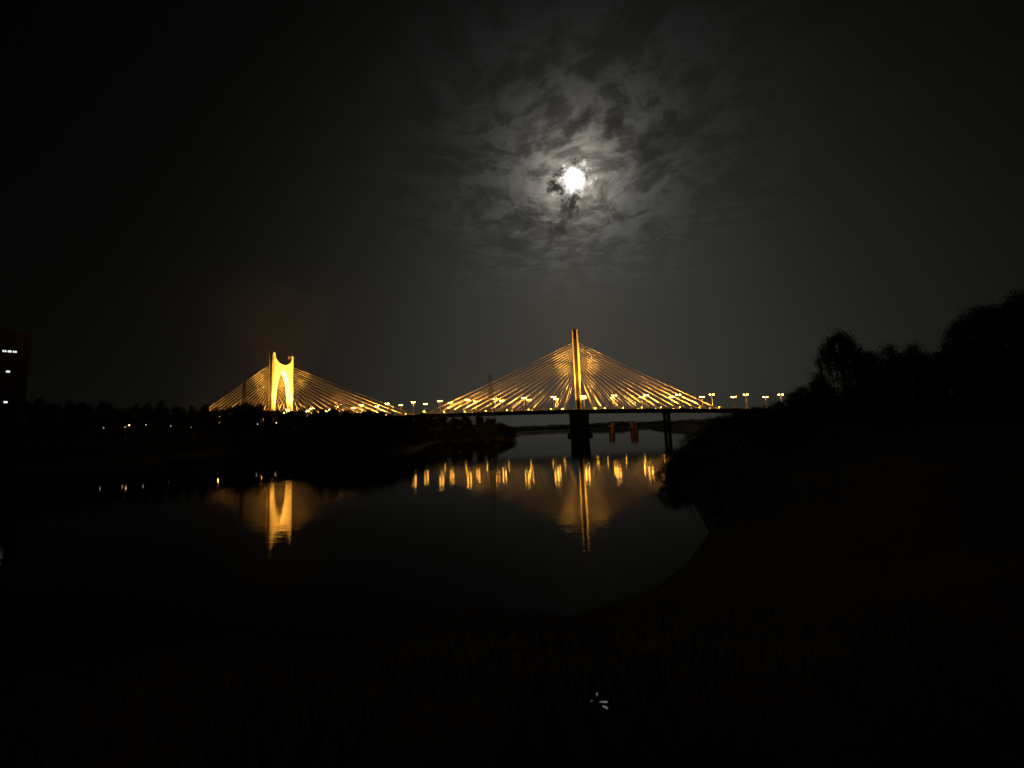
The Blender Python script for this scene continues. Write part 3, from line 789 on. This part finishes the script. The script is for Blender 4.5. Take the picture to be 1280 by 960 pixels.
# ------------------------------------------------------------------ things in the water under the bridge
def dolphin(px, pyw, pyt, wpx, label):
    p = at_height(px, pyw, 0.0); hgt = (pyw - pyt) / F * p.y; r = wpx / F * p.y / 2
    o = empty('mooring_dolphin', (p.x, p.y, 0)); tag(o, label, 'dolphin', 'mooring dolphins by the bridge')
    b = MB(); b.lathe((0, 0, 0), [(r, -2), (r, hgt * 0.86), (r * 0.94, hgt * 0.88)], 18); b.build('caisson', M_rust, o, False)
    c = MB(); c.lathe((0, 0, hgt * 0.882), [(r * 1.12, 0), (r * 1.12, 0.5), (r * 1.0, 0.62)], 18); c.build('cap', M_deck, o)
    for k in range(6):
        a = k * math.pi / 3 + 0.3; f = MB(); f.bar((math.cos(a) * (r + 0.2), math.sin(a) * (r + 0.2), 0.6), (math.cos(a) * (r + 0.2), math.sin(a) * (r + 0.2), hgt * 0.7), 0.2, n=8); f.build('fender', M_rope, o)
    l = MB()
    for sx in (-0.25, 0.25): l.bar((sx, -r - 0.18, 0.2), (sx, -r - 0.18, hgt * 0.9), 0.05, n=5)
    for k in range(9): l.bar((-0.25, -r - 0.18, 0.5 + k * hgt * 0.09), (0.25, -r - 0.18, 0.5 + k * hgt * 0.09), 0.035, n=5)
    l.build('ladder', M_steel, o)
    b = MB(); b.lathe((0, 0, hgt * 0.882 + 0.62), [(0.22, 0), (0.22, 0.1), (0.4, 0.15), (0.4, 0.9), (0.35, 1.0)], 12); b.build('bollard', M_rust, o)
dolphin(765, 541.2, 529, 7.0, 'rust-coloured mooring dolphin in the water close to the pylon pier')
dolphin(793, 541.0, 528, 9.0, 'thicker rust-coloured mooring dolphin farther from the pylon pier')
def sandbar(pxs, seed, name_lab):
    bm = bmesh.new(); n = 40; rng = random.Random(seed)
    c = at_height(pxs[0], pxs[1], 0.0)
    rx, ry = pxs[2], pxs[3]
    ring = []
    vt = [bm.verts.new((0, 0, 0.7))]
    for q, z in ((0.5, 0.6), (0.8, 0.35), (1.0, -0.3)):
        row = []
        for i in range(n):
            a = 6.2832 * i / n; w = 1 + 0.18 * math.sin(3 * a + seed) + 0.12 * math.sin(7 * a + 2 * seed)
            row.append(bm.verts.new((rx * q * w * math.cos(a), ry * q * w * math.sin(a), z + rng.uniform(-0.05, 0.05) * (q < 1))))
        ring.append(row)
    for i in range(n): bm.faces.new((vt[0], ring[0][i], ring[0][(i + 1) % n]))
    for a_, b_ in zip(ring[:-1], ring[1:]):
        for i in range(n): bm.faces.new((a_[i], b_[i], b_[(i + 1) % n], a_[(i + 1) % n]))
    me = bpy.data.meshes.new('sandbar'); bm.to_mesh(me); bm.free(); me.shade_smooth(); me.materials.append(mat('wet_sand', (0.24, 0.19, 0.13), 0.8, var=0.35, scale=0.4))
    o = link('sandbar', me); o.location = c; tag(o, name_lab, kind='structure')
sandbar((664, 543, 22, 14), 1, 'low sandbar by the far bank under the bridge')
sandbar((684, 539.5, 24, 12), 4, 'low sandbar beside the pylon pier')

# ------------------------------------------------------------------ near bank: puddle and grass
def build_puddles():
    m = mat_water('puddle_water', 1.33, (0.01, 0.01, 0.008), True); pts = []
    for k, (px, py_, hw, hh) in enumerate(((746, 868, 1.7, 1.7), (739.5, 876, 1.6, 1.4), (754.5, 877.3, 4.2, 1.4), (755.4, 883.8, 1.8, 1.6), (758.3, 884.3, 1.5, 1.5))):
        c = at_height(px, py_, 4.56); kx = (c - Vector((0, 0, CAMZ))).length / F; n = 14
        v = [(0, 0, 0)]
        for i in range(n):
            a = 6.2832 * i / n; r = 1 + 0.28 * math.sin(2 * a + k) + 0.18 * math.sin(5 * a + 2 * k)
            v.append((r * math.cos(a) * hw * kx * 0.8, r * math.sin(a) * hh * kx * 1.6, 0))
        o = link('puddle', mesh_np('puddle', v, [(0, i + 1, (i + 1) % n + 1) for i in range(n)], m)); o.location = c
        tag(o, 'tiny puddle on the near bank glinting with moonlight', kind='structure'); pts.append(c)
    return pts[2]
pc = build_puddles()
def build_grass():
    rng = np.random.RandomState(12); n = 16000
    th = rng.uniform(-1.2, 1.2, n); d = rng.uniform(2.2, 21.0, n) ** 1.0
    x = np.sin(th) * d; y = np.cos(th) * d; z = height(x, y)
    tuft = (np.sin(x * 1.7) * np.sin(y * 1.3 + 1) + rng.normal(size=n) * 0.5) > -0.2
    near = np.hypot((x - pc.x) / 1.3, y - pc.y) < 0.12
    ok = (z > 0.05) & tuft & ~near
    x, y, z = x[ok], y[ok], z[ok]; n = len(x)
    hgt = rng.uniform(0.05, 0.30, n); a = rng.uniform(0, 6.28, n); ln = rng.uniform(0.02, 0.2, n)
    w = 0.012
    bx, by = np.cos(a + 1.57) * w, np.sin(a + 1.57) * w
    p = np.stack([np.stack([x - bx, y - by, z - 0.02], 1), np.stack([x + bx, y + by, z - 0.02], 1),
                  np.stack([x + bx * 0.4 + np.cos(a) * ln, y + by * 0.4 + np.sin(a) * ln, z + hgt], 1),
                  np.stack([x - bx * 0.4 + np.cos(a) * ln, y - by * 0.4 + np.sin(a) * ln, z + hgt], 1)], 1).reshape(-1, 3)
    tag(link('grass', quads_mesh('grass', p, M_grass)), 'rough dark grass on the near bank', kind='stuff')
build_grass()

# ------------------------------------------------------------------ night haze over the river
def build_haze():
    b = MB(); b.box((0, 850, 66), (5100, 4400, 140)); o = b.build('haze', None)
    m = bpy.data.materials.new('haze_air'); m.use_nodes = True; t = m.node_tree
    for n in list(t.nodes):
        if n.type == 'BSDF_PRINCIPLED': t.nodes.remove(n)
    v = t.nodes.new('ShaderNodeVolumePrincipled'); v.inputs['Color'].default_value = (0.9, 0.9, 0.9, 1)
    v.inputs['Density'].default_value = HAZE; v.inputs['Anisotropy'].default_value = 0.3
    t.links.new(v.outputs[0], t.nodes['Material Output'].inputs['Volume'])
    o.data.materials.append(m); tag(o, 'thin night haze over the river and bridge', kind='stuff')
HAZE = 0.00007
build_haze()
